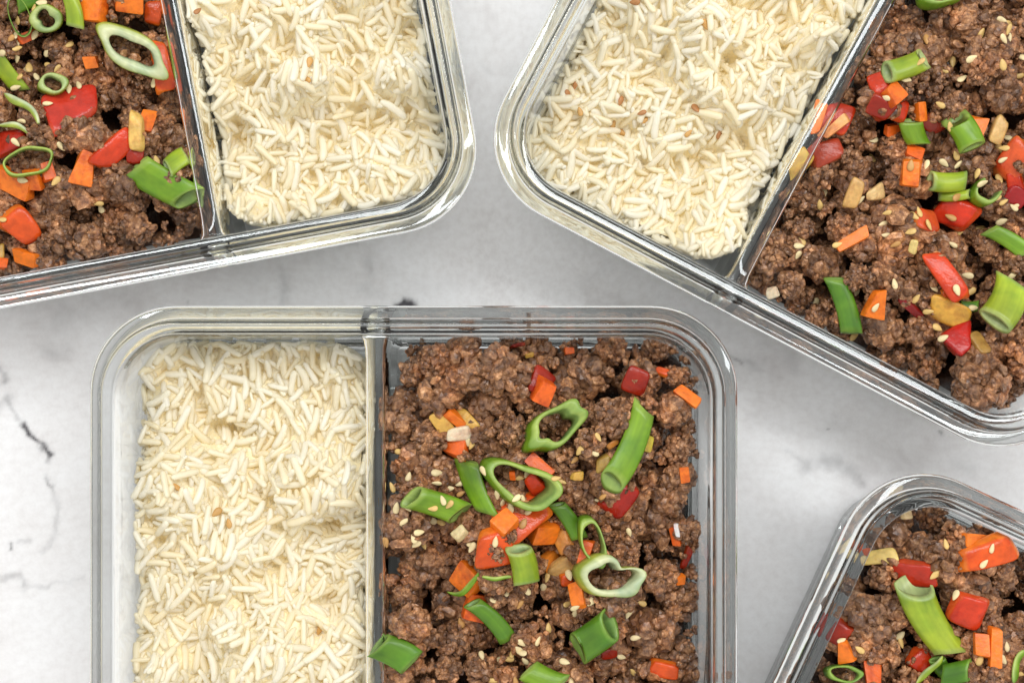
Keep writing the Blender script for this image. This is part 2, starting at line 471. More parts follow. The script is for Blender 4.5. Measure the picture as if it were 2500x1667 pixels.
def rice_portion(d, u0, u1, seed, base, bumps, label, count, margin=0.0035, hollows=()):
    r = np.random.default_rng(seed)
    ins = 0.0064
    reg = (u0, ins, u1, SHORT - ins, 0.0115)
    g = Grid(u0, ins, u1, SHORT - ins)
    sd = in_region(g.U, g.Vv, *reg, margin)
    edge_n = 0.009 * (fbm(g.U, g.Vv, 0.012, seed) - .5)
    tgt = np.full_like(g.h, base)
    tgt -= .0100
    wx = g.U + .006 * (fbm(g.U, g.Vv, .012, seed + 40) - .5); wy = g.Vv + .006 * (fbm(g.U, g.Vv, .012, seed + 50) - .5)
    for _ in range(bumps):
        bu, bv = r.uniform(u0 + .004, u1 - .004), r.uniform(ins + .004, SHORT - ins - .004)
        w, h = r.uniform(.009, .017), r.uniform(.007, .019)
        d2 = ((wx - bu) ** 2 + ((wy - bv) * r.uniform(.7, 1.3)) ** 2) / w ** 2
        tgt = np.maximum(tgt, base - .0100 + h * np.clip(1 - d2, 0, 1) ** .5)
    Mi = d.M.inverted()
    for hx, hy, hr, hd in hollows:          # gaps between the clumps
        q = Mi @ P(hx, hy, .036)
        an = r.uniform(0, 3.14); ca, sa = math.cos(an), math.sin(an)
        a_, b_ = (wx - q.x) * ca + (wy - q.y) * sa, -(wx - q.x) * sa + (wy - q.y) * ca
        w = hr * FOODPX
        tgt -= hd * np.exp(-((a_ / (w * 1.5)) ** 2 + (b_ / (w * .8)) ** 2) ** 1.5)
    tgt += 0.005 * (fbm(g.U, g.Vv, 0.016, seed + 4) - .5)
    tgt = np.minimum(tgt, 0.0485)
    e = np.clip((sd + edge_n + .001) / 0.007, 0, 1)
    tgt = 0.023 + (tgt - 0.023) * (1 - (1 - e) ** 2)
    g.h[:] = np.maximum(0.0075, tgt - 0.010)
    mask = sd > 0.002
    recs = []
    def cand(n):
        uu = r.uniform(u0, u1, n * 3); vv = r.uniform(ins, SHORT - ins, n * 3)
        s_ = in_region(uu, vv, *reg, margin + 0.0006) + 0.004 * (r.random(n * 3) - .5)
        k = s_ > 0
        return uu[k], vv[k]
    for n in range(count):
        uu, vv = cand(9)
        if len(uu) == 0: continue
        i = np.clip(((uu - g.u0) / g.c).astype(int), 0, g.nu - 1); j = np.clip(((vv - g.v0) / g.c).astype(int), 0, g.nv - 1)
        k = np.argmax(tgt[i, j] - g.h[i, j] + 0.0012 * r.normal(size=len(i)))
        u, v = uu[k], vv[k]
        if tgt[i[k], j[k]] - g.h[i[k], j[k]] < -0.001: continue
        L = (r.uniform(.0064, .0102) if r.random() > .16 else r.uniform(.0040, .0062)) / 2; rad = max(L, .0030) * 0.22
        th = r.uniform(0, math.pi) if r.random() < .75 else math.pi / 2 + r.normal() * .5
        dx, dy = math.cos(th), math.sin(th)
        # keep the tips off the glass
        for sgn in (-1, 1):
            s_ = in_region(np.array([u + sgn * dx * L]), np.array([v + sgn * dy * L]), *reg, 0.0012)[0]
            if s_ < 0:
                cu, cv = (u0 + u1) / 2 - u, SHORT / 2 - v
                q = math.hypot(cu, cv); u += cu / q * -s_; v += cv / q * -s_
        ts = np.linspace(-.85, .85, 7) * L
        lat = np.array([-.7, 0, .7]) * rad
        hh = g.at(u + ts[:, None] * dx - lat[None] * dy, v + ts[:, None] * dy + lat[None] * dx).max(1)
        sl = np.clip(np.polyfit(ts, hh, 1)[0], -.75, .75) + r.normal() * .06
        line = hh.mean() + sl * ts
        z = hh.mean() + max(0, (hh - line).max()) * .36 + rad * .30
        sb, sc = g.box(u, v, L + rad)
        du, dv = g.U[sb, sc] - u, g.Vv[sb, sc] - v
        a, b_ = du * dx + dv * dy, -du * dy + dv * dx
        prof = rad * rad * np.clip(1 - np.abs(a / L) ** 3, 0, 1) - b_ * b_
        top = np.where(prof > 0, z + sl * a + np.sqrt(np.maximum(prof, 0)), 0)
        up = top > g.h[sb, sc]
        g.h[sb, sc] = np.where(up, top, g.h[sb, sc])
        ids = g.id[sb, sc]; ids[up] = len(recs)
        recs.append((u, v, z, th, math.atan(sl), r.uniform(0, 6.283), L, int(r.integers(len(GRAINS)))))
    # which grains show largest inside the frame
    cnt = np.zeros(len(recs))
    Wu, Wv = g.U[g.id >= 0], g.Vv[g.id >= 0]
    ct, sn = math.cos(d.rot), math.sin(d.rot)
    X = d.origin.x + Wu * ct - Wv * sn; Y = d.origin.y + Wu * sn + Wv * ct
    s_ = PX * (CAM_Z - .04) / (CAM_Z - RIM_Z)
    vis = (np.abs(X / s_) < 1250) & (np.abs(Y / s_) < 833)
    np.add.at(cnt, g.id[g.id >= 0][vis], 1)
    order = np.argsort(-cnt)
    part = set(order[:300].tolist())
    hb = g.h.copy()
    for _ in range(10):
        q = np.pad(hb, 1, mode='edge')
        hb = (q[:-2, 1:-1] + q[2:, 1:-1] + q[1:-1, :-2] + q[1:-1, 2:] + 2 * hb) / 6
    bedV, bedF = bed_mesh('rice_bed', g, hb - 0.0013 + 0.0016 * (fbm(g.U, g.Vv, .0028, seed + 9) - .5), mask, M_rice, 2)
    root = empty('rice_portion', d.origin, d.rot)
    tag(root, label, 'rice', 'portions of white rice')
    SV, SF, off = [bedV], [], len(bedV)
    SF.append(np.concatenate([bedF[:, [0, 1, 2]], bedF[:, [0, 2, 3]]])); nbed = len(SF[0])
    for k, (u, v, z, th, ti, ro, L, mi) in enumerate(recs):
        M = Matrix.Translation((u, v, z)) @ Matrix.Rotation(th, 4, 'Z') @ Matrix.Rotation(-ti, 4, 'Y') @ Matrix.Rotation(ro if mi not in (2, 4, 7) else (ro % 1.2) - .6, 4, 'X') @ Matrix.Scale(L, 4)
        if k in part:
            o = link('rice_grain', grain_me[mi], root); o.matrix_basis = M
        else:
            A = np.array(M); V, F = GRAINS[mi]
            SV.append(V @ A[:3, :3].T + A[:3, 3]); SF.append(F + off); off += len(V)
    me = make_mesh('loose_rice', np.concatenate(SV), np.concatenate(SF), M_rice)
    me.materials.append(M_starch_bounce)
    mi_ = np.zeros(len(me.polygons), dtype=np.int32); mi_[:nbed] = 1
    me.polygons.foreach_set('material_index', mi_)
    o = link('loose_rice', me, root)
    o['kind'] = 'stuff'
    return g
EDGE = 0.0060
WALL = 0.0031
rice_portion(DF, EDGE, DIV_A - WALL, 11, .0395, 12, 'clumpy white rice portion in the straight-set dish, next to the black marble chip', 3600, .0002, [(520,1060,40,.016),(610,1140,34,.014),(480,990,26,.010),(790,1290,36,.015),(850,1330,26,.012),(650,1400,26,.012),(560,1390,24,.010),(620,1530,34,.014),(860,1010,24,.013),(720,960,22,.010),(450,1180,24,.011),(740,1180,30,.010),(560,1590,30,.013),(800,1480,24,.011),(380,1330,26,.012)])
rice_portion(DL, LONG - 655 * PX + WALL, LONG - EDGE, 12, .0385, 11, 'plain cream rice portion in the slightly tilted dish beside the flat red pepper beef', 3400, .0002, [(690,95,40,.015),(640,190,34,.013),(600,205,26,.012),(720,300,26,.012),(880,190,30,.012),(950,235,30,.013),(560,315,38,.017),(790,330,30,.014),(880,290,30,.012),(640,420,34,.012),(760,400,24,.011),(1000,60,26,.010),(540,180,24,.011),(830,100,24,.010)])
rice_portion(DR, EDGE, 690 * PX - WALL, 13, .0390, 11, 'rice portion flecked with toasted sesame seeds in the strongly tilted dish', 3400, .0006, [(1635,40,36,.013),(1590,165,36,.014),(1780,150,40,.016),(1640,100,24,.010),(1530,305,30,.011),(1740,375,36,.015),(1670,385,34,.013),(1850,330,34,.017),(1500,330,28,.010),(1450,380,30,.009),(1880,90,26,.012),(1580,420,28,.010)])

# ---------------------------------------------------------------- ground beef
def ico(sub):
    bm = bmesh.new(); bmesh.ops.create_icosphere(bm, subdivisions=sub, radius=1)
    V = np.array([v.co[:] for v in bm.verts]); F = np.array([[v.index for v in f.verts] for f in bm.faces])
    bm.free(); return V, F
ICO3, ICO2 = ico(3), ico(2)

def crumble(seed, base, n, lo, hi):
    """a crumb of browned mince: many little torn granules grown into one another"""
    r = np.random.default_rng(seed)
    V0, F0 = base
    env = r.normal(size=(5, 3)); env /= np.linalg.norm(env, axis=1)[:, None]
    ek = r.uniform(-.38, .30, 5)
    sc = np.array([1, r.uniform(.70, .95), r.uniform(.60, .82)])
    VV, FF = [V0 * .62 * sc], [F0]
    for k in range(n):
        q = r.normal(size=3); q[2] = q[2] * .9; q /= np.linalg.norm(q)
        rad = 1 + (ek * np.exp(-(1 - env @ q) / .3)).sum()
        c = q * rad * r.uniform(.50, .84) * sc
        s_ = r.uniform(lo, hi) * np.array([1.0, r.uniform(.55, 1), r.uniform(.5, .95)])
        d = np.ones(len(V0))
        for w in range(6):
            p = r.normal(size=3); p /= np.linalg.norm(p)
            d += r.uniform(-.34, .34) * np.exp(-(1 - V0 @ p) / r.uniform(.08, .3))
        d *= 1 + .13 * r.normal(size=len(V0))
        A = np.linalg.qr(r.normal(size=(3, 3)))[0]
        if np.linalg.det(A) < 0: A[:, 0] *= -1
        VV.append((V0 * d[:, None] * s_) @ A.T + c); FF.append(F0 + len(V0) * (k + 1))
    return np.concatenate(VV), np.concatenate(FF)
BIG = [crumble(50 + i, ICO2, 150, .07, .25 + .06 * (i % 3)) for i in range(14)]
SMALL = [crumble(90 + i, ICO2, 14, .2, .5) for i in range(6)]
big_me = [make_mesh('beef_crumble', V, F, M_beef, smooth=False) for V, F in BIG]
small_me = [make_mesh('beef_crumble', V, F, M_beef) for V, F in SMALL]

def beef_portion(d, u0, u1, seed, base, label, nbig, nsmall, margin=-.0004):
    r = np.random.default_rng(seed)
    ins = 0.0063
    reg = (u0, ins, u1, SHORT - ins, 0.0115)
    g = Grid(u0, ins, u1, SHORT - ins)
    sd = in_region(g.U, g.Vv, *reg, margin)
    tgt = base + 0.030 * (fbm(g.U, g.Vv, 0.016, seed, 3) - .5)
    e = np.clip(sd / 0.012, 0, 1)
    tgt = 0.030 + (tgt - 0.030) * (1 - (1 - e) ** 2)
    g.h[:] = np.maximum(.008, tgt - 0.0190 + .003 * (fbm(g.U, g.Vv, .006, seed + 2) - .5))
    bedV, bedF = bed_mesh('bed', g, g.h.copy(), sd > 0.0030, M_sauce_shade, 2)
    recs = []
    def drop(R, small):
        n = 14 if not small else 10
        uu = r.uniform(u0, u1, n * 2); vv = r.uniform(ins, SHORT - ins, n * 2)
        k = in_region(uu, vv, *reg, margin + R * .56) > 0
        uu, vv = uu[k], vv[k]
        if len(uu) == 0: return
        i = np.clip(((uu - g.u0) / g.c).astype(int), 0, g.nu - 1); j = np.clip(((vv - g.v0) / g.c).astype(int), 0, g.nv - 1)
        q = np.argmax(tgt[i, j] - g.h[i, j] + .001 * r.normal(size=len(i)))
        u, v = uu[q], vv[q]
        if tgt[i[q], j[q]] - g.h[i[q], j[q]] < .001: return
        vr = R * .78
        sb, sc = g.box(u, v, R)
        rr = np.hypot(g.U[sb, sc] - u, g.Vv[sb, sc] - v) / R
        ins_ = rr < .92
        hr = vr * np.sqrt(np.clip(1 - rr ** 2, 0, 1))
        z = np.quantile((g.h[sb, sc] + hr)[ins_], .9) - .30 * vr
        z = min(z, tgt[i[q], j[q]] + .002 - vr * .55)
        top = np.where(rr < 1, z + hr, 0)
        up = top > g.h[sb, sc]
        g.h[sb, sc] = np.where(up, top, g.h[sb, sc])
        ids = g.id[sb, sc]; ids[up] = len(recs)
        recs.append((u, v, z, R, small, r.uniform(0, 6.283), r.normal() * .5, r.normal() * .5, int(r.integers(14 if not small else 6))))
    for n in range(nbig): drop(float(np.clip(r.lognormal(math.log(.0070), .28), .0042, .0112)), False)
    for n in range(nsmall): drop(float(r.uniform(.0011, .0030)), True)
    cnt = np.zeros(len(recs))
    ct, sn = math.cos(d.rot), math.sin(d.rot)
    mk = g.id >= 0
    X = d.origin.x + g.U[mk] * ct - g.Vv[mk] * sn; Y = d.origin.y + g.U[mk] * sn + g.Vv[mk] * ct
    s_ = PX * (CAM_Z - .04) / (CAM_Z - RIM_Z)
    np.add.at(cnt, g.id[mk][(np.abs(X / s_) < 1250) & (np.abs(Y / s_) < 833)], 1)
    part = set(np.argsort(-cnt)[:300].tolist())
    root = empty('ground_beef', d.origin, d.rot)
    tag(root, label, 'ground beef', 'portions of browned ground beef')
    SV, SF, off = [bedV], [np.concatenate([bedF[:, [0, 1, 2]], bedF[:, [0, 2, 3]]])], len(bedV)
    nbed = len(SF[0])
    for k, (u, v, z, R, small, rz, rx, ry, mi) in enumerate(recs):
        M = Matrix.Translation((u, v, z)) @ Matrix.Rotation(rz, 4, 'Z') @ Matrix.Rotation(rx, 4, 'X') @ Matrix.Rotation(ry, 4, 'Y') @ Matrix.Scale(R, 4)
        if k in part or not small:
            o = link('beef_crumble', (small_me if small else big_me)[mi], root); o.matrix_basis = M
        else:
            A = np.array(M); V, F = SMALL[mi]
            SV.append(V @ A[:3, :3].T + A[:3, 3]); SF.append(F + off); off += len(V)
    me = make_mesh('loose_beef', np.concatenate(SV), np.concatenate(SF), M_beef)
    me.materials.append(M_sauce_shade)
    mi = np.zeros(len(me.polygons), dtype=np.int32); mi[:nbed] = 1
    me.polygons.foreach_set('material_index', mi)
    o = link('loose_beef', me, root); o['kind'] = 'stuff'
    return g
beef_portion(DF, DIV_A + WALL, LONG - EDGE, 31, .0415, 'browned ground beef in the straight-set dish under the heart-shaped scallion ring', 180, 150)
beef_portion(DL, EDGE, LONG - 655 * PX - WALL, 32, .0415, 'browned ground beef in the slightly tilted dish under the flat red pepper', 180, 150)
beef_portion(DR, 690 * PX + WALL, LONG - EDGE, 33, .0420, 'seed-sprinkled ground beef in the strongly tilted dish under the twin pale scallion stubs', 180, 150)
beef_portion(DB, EDGE, LONG - DIV_A - WALL, 34, .0435, 'browned ground beef in the cropped dish under the large slanted scallion tube', 180, 150)
#GARNISH#
# ---------------------------------------------------------------- vegetables on the beef
def chunk(Lm, Wm, Tm, p, seed, jit=.16, bend=0.0, cuts=5, tw=0.0, lump=.03):
    """diced vegetable: a rounded box with its corners knocked about, optionally bent"""
    r = np.random.default_rng(seed)
    n = cuts + 1
    lin = np.linspace(-1, 1, n + 1)
    idx, V = {}, []
    def vid(i, j, k):
        if (i, j, k) not in idx:
            idx[(i, j, k)] = len(V); V.append((lin[i], lin[j], lin[k]))
        return idx[(i, j, k)]
    F = []
    for a in range(n):
        for c in range(n):
            F += [(vid(a, c, 0), vid(a, c + 1, 0), vid(a + 1, c + 1, 0), vid(a + 1, c, 0)),
                  (vid(a, c, n), vid(a + 1, c, n), vid(a + 1, c + 1, n), vid(a, c + 1, n)),
                  (vid(a, 0, c), vid(a + 1, 0, c), vid(a + 1, 0, c + 1), vid(a, 0, c + 1)),
                  (vid(a, n, c), vid(a, n, c + 1), vid(a + 1, n, c + 1), vid(a + 1, n, c)),
                  (vid(0, a, c), vid(0, a, c + 1), vid(0, a + 1, c + 1), vid(0, a + 1, c)),
                  (vid(n, a, c), vid(n, a + 1, c), vid(n, a + 1, c + 1), vid(n, a, c + 1))]
    V = np.array(V)
    V = V / (np.abs(V) ** p).sum(1)[:, None] ** (1 / p)
    cj = r.normal(size=(2, 2, 2, 3)) * jit * np.array([1, 1, .5])
    t = (V + 1) / 2
    off = 0
    for i in (0, 1):
        for j in (0, 1):
            for k in (0, 1):
                w = (t[:, 0] if i else 1 - t[:, 0]) * (t[:, 1] if j else 1 - t[:, 1]) * (t[:, 2] if k else 1 - t[:, 2])
                off = off + w[:, None] * cj[i, j, k]
    V = V + off
    for _ in range(6):
        q = r.normal(size=3); q /= np.linalg.norm(q)
        V = V * (1 + r.uniform(-lump, lump) * np.exp(-(1 - (V / np.linalg.norm(V, axis=1)[:, None]) @ q) / .2))[:, None]
    V[:, 1] *= 1 + tw * V[:, 0]
    V = V * np.array([Lm, Wm, Tm]) / 2
    if bend:
        V[:, 2] -= bend * Lm * (2 * V[:, 0] / Lm) ** 2 * .25 + bend * .5 * Wm * (2 * V[:, 1] / Wm) ** 2 * .25
    tint = np.ones((len(V), 3)) * (1 + .06 * r.normal(size=(len(V), 1)))
    return V, F, tint

G = {  # outer skin, cut face, inner wall
    'dark':  ((.125, .29, .018), (.33, .50, .08), (.22, .36, .08)),
    'mid':   ((.22, .40, .020), (.46, .60, .13), (.32, .46, .12)),
    'pale':  ((.40, .52, .035), (.60, .70, .27), (.52, .62, .27)),
    'white': ((.50, .60, .09), (.74, .78, .46), (.66, .71, .42)),
}
def ring(Lm, Wm, seed, wall=.2, h=.006, shear=.5, g='mid', heart=0.0, gap=0.0, wob=.05):
    """slice across a hollow leaf, cut on the slant"""
    r = np.random.default_rng(seed)
    n = 44
    ph = r.uniform(0, 6.28, 4); am = r.normal(size=4) * wob
    V, T = [], []
    so, fa, inn = [np.array(c) for c in G[g]]
    m = 10
    a0, span = (0, 2 * math.pi) if not gap else (gap / 2, 2 * math.pi - gap)
    nn = n if not gap else n + 1
    for i in range(nn):
        th = a0 + span * i / n
        rr = 1 + sum(am[k] * math.sin((k + 2) * th + ph[k]) for k in range(4)) - heart * math.exp(-((th - 1.1) / .45) ** 2)
        w = wall * (1 + .30 * math.sin(th * 2 + ph[0]) + .06 * math.sin(4 * th + ph[1]))
        hh = h * (1 + .15 * math.sin(th + ph[2]))
        st = 1 + .10 * math.sin(th * 23) * r.random()
        for k, (f, z, c) in enumerate([(0, 0, so), (.0, .45, so), (.02, .80, so), (.14, .97, .4 * so + .6 * fa), (.5, 1.03, fa), (.86, .97, fa),
                                       (.98, .80, inn), (1, .45, inn), (1, 0, inn), (.5, -.03, inn)]):
            q = rr * (1 - f * w * 1.0) if f < 1 else rr * (1 - w)
            x, y = q * math.cos(th), q * math.sin(th)
            V.append((x * Lm / 2 + (z - .5) * shear * hh, y * Wm / 2, (z - .5) * hh + .10 * Wm * math.sin(2 * th + ph[3]) * .5))
            T.append(np.clip(c * st, 0, 1))
    F = []
    for i in range(n):
        if gap and i == n: break
        j = (i + 1) % nn
        if gap and i + 1 >= nn: break
        for k in range(m):
            F.append((i * m + k, j * m + k, j * m + (k + 1) % m, i * m + (k + 1) % m))
    if gap:
        F.append(tuple(range(m))); F.append(tuple(reversed(range((nn - 1) * m, nn * m))))
    return np.array(V), F, np.array(T)

def tube(Lm, Wm, seed, flat=.7, k=.5, wall=.16, g='mid', bend=0.0, kz=(.3, .3)):
    """length of hollow leaf lying on its side, both ends cut on the slant"""
    r = np.random.default_rng(seed)
    M_, n = 9, 30
    so, fa, inn = [np.array(c) for c in G[g]]
    ph = r.uniform(0, 6.28, 5)
    V, T = [], []
    R = Wm / 2
    curl = r.uniform(.02, .09) * (1 if r.random() < .5 else -1)
    def station(t, inner):
        for i in range(n):
            th = 2 * math.pi * i / n
            rr = R * (1 + .06 * math.sin(2 * th + ph[0]) + .04 * math.sin(3 * th + ph[1] + 2 * t)) * (1 - (wall if inner else 0))
            if inner and flat < .5: rr = max(rr, R * .3)
            y, z = rr * math.cos(th), rr * math.sin(th) * flat * .85 * (.72 if inner else 1)
            x = t * Lm / 2 * (.985 if inner else 1) + k * y * (1 + .08 * math.sin(3 * th + ph[2])) - (kz[0] if t < 0 else kz[1]) * (abs(t) ** 3) * z * math.copysign(1, t)
            x = max(-Lm * .62, min(Lm * .62, x))
            V.append((x, y + curl * Lm * (t * t - .33), z - bend * Lm * t * t * .5))
            c = inn if inner else so
            s = 1 + .07 * math.sin(5 * th + ph[3]) + .05 * math.sin(13 * th + ph[4]) + .10 * math.sin(2.2 * t + ph[0])
            T.append(np.clip(c * s * (1 + .15 * t), 0, 1))
    ts = np.linspace(-1, 1, M_)
    for t in ts: station(t, False)
    for t in ts[::-1]: station(t, True)
    S = 2 * M_
    F = []
    for a in range(S):
        b = (a + 1) % S
        for i in range(n):
            j = (i + 1) % n
            F.append((a * n + i, a * n + j, b * n + j, b * n + i))
    V, T = np.array(V), np.array(T)
    for a in (0, M_ - 1, M_, S - 1):
        T[a * n:(a + 1) * n] = .45 * T[a * n:(a + 1) * n] + .55 * fa
    return V, [tuple(reversed(f)) for f in F], T

def strip(Lm, Wm, seed, bend=.3, g='mid', thick=.0011):
    """thin curled sliver of scallion"""
    r = np.random.default_rng(seed)
    n, m = 16, 8
    so, fa, inn = [np.array(c) for c in G[g]]
    V, T = [], []
    ph = r.uniform(0, 6, 3)
    for i in range(n + 1):
        t = -1 + 2 * i / n
        w = Wm / 2 * (1 - .75 * abs(t) ** 5) * (1 + .12 * math.sin(4 * t + ph[0]))
        cx, cy_ = t * Lm / 2, bend * Lm * (.35 - t * t * .6) + .04 * Lm * math.sin(3 * t + ph[1])
        cz = .05 * Lm * math.sin(2.2 * t + ph[2])
        for k in range(m):
            a = 2 * math.pi * k / m
            V.append((cx, cy_ + w * math.cos(a), cz + max(thick, Wm * .3) / 2 * math.sin(a)))
            T.append(np.clip((fa if math.cos(a) > .3 else so) * (1 + .1 * math.sin(7 * t + k)), 0, 1))
    F = []
    for i in range(n):
        for k in range(m):
            F.append((i * m + k, i * m + (k + 1) % m, (i + 1) * m + (k + 1) % m, (i + 1) * m + k))
    F = [tuple(reversed(f)) for f in F]
    F.append(tuple(range(m))); F.append(tuple(reversed(range(n * m, (n + 1) * m))))
    return np.array(V), F, np.array(T)

RED, ORR, DRED = (.62, .045, .008), (.78, .105, .012), (.36, .022, .005)
CAR, CAR2 = (.88, .20, .012), (.80, .13, .010)
YEL, OLV, TAN, WHT, AMB = (.72, .42, .08), (.42, .26, .05), (.66, .38, .12), (.85, .70, .48), (.70, .28, .05)
KIND = {'p': ('pepper_piece', 'pepper piece', M_pepper, 'diced red pepper in the beef'),
        'c': ('carrot_piece', 'carrot piece', M_carrot, 'diced carrot in the beef'),
        'g': ('garlic_piece', 'garlic piece', M_garlic, 'garlic and onion bits in the beef'),
        's': ('scallion_slice', 'scallion slice', M_scallion, 'scallion slices scattered on the beef')}
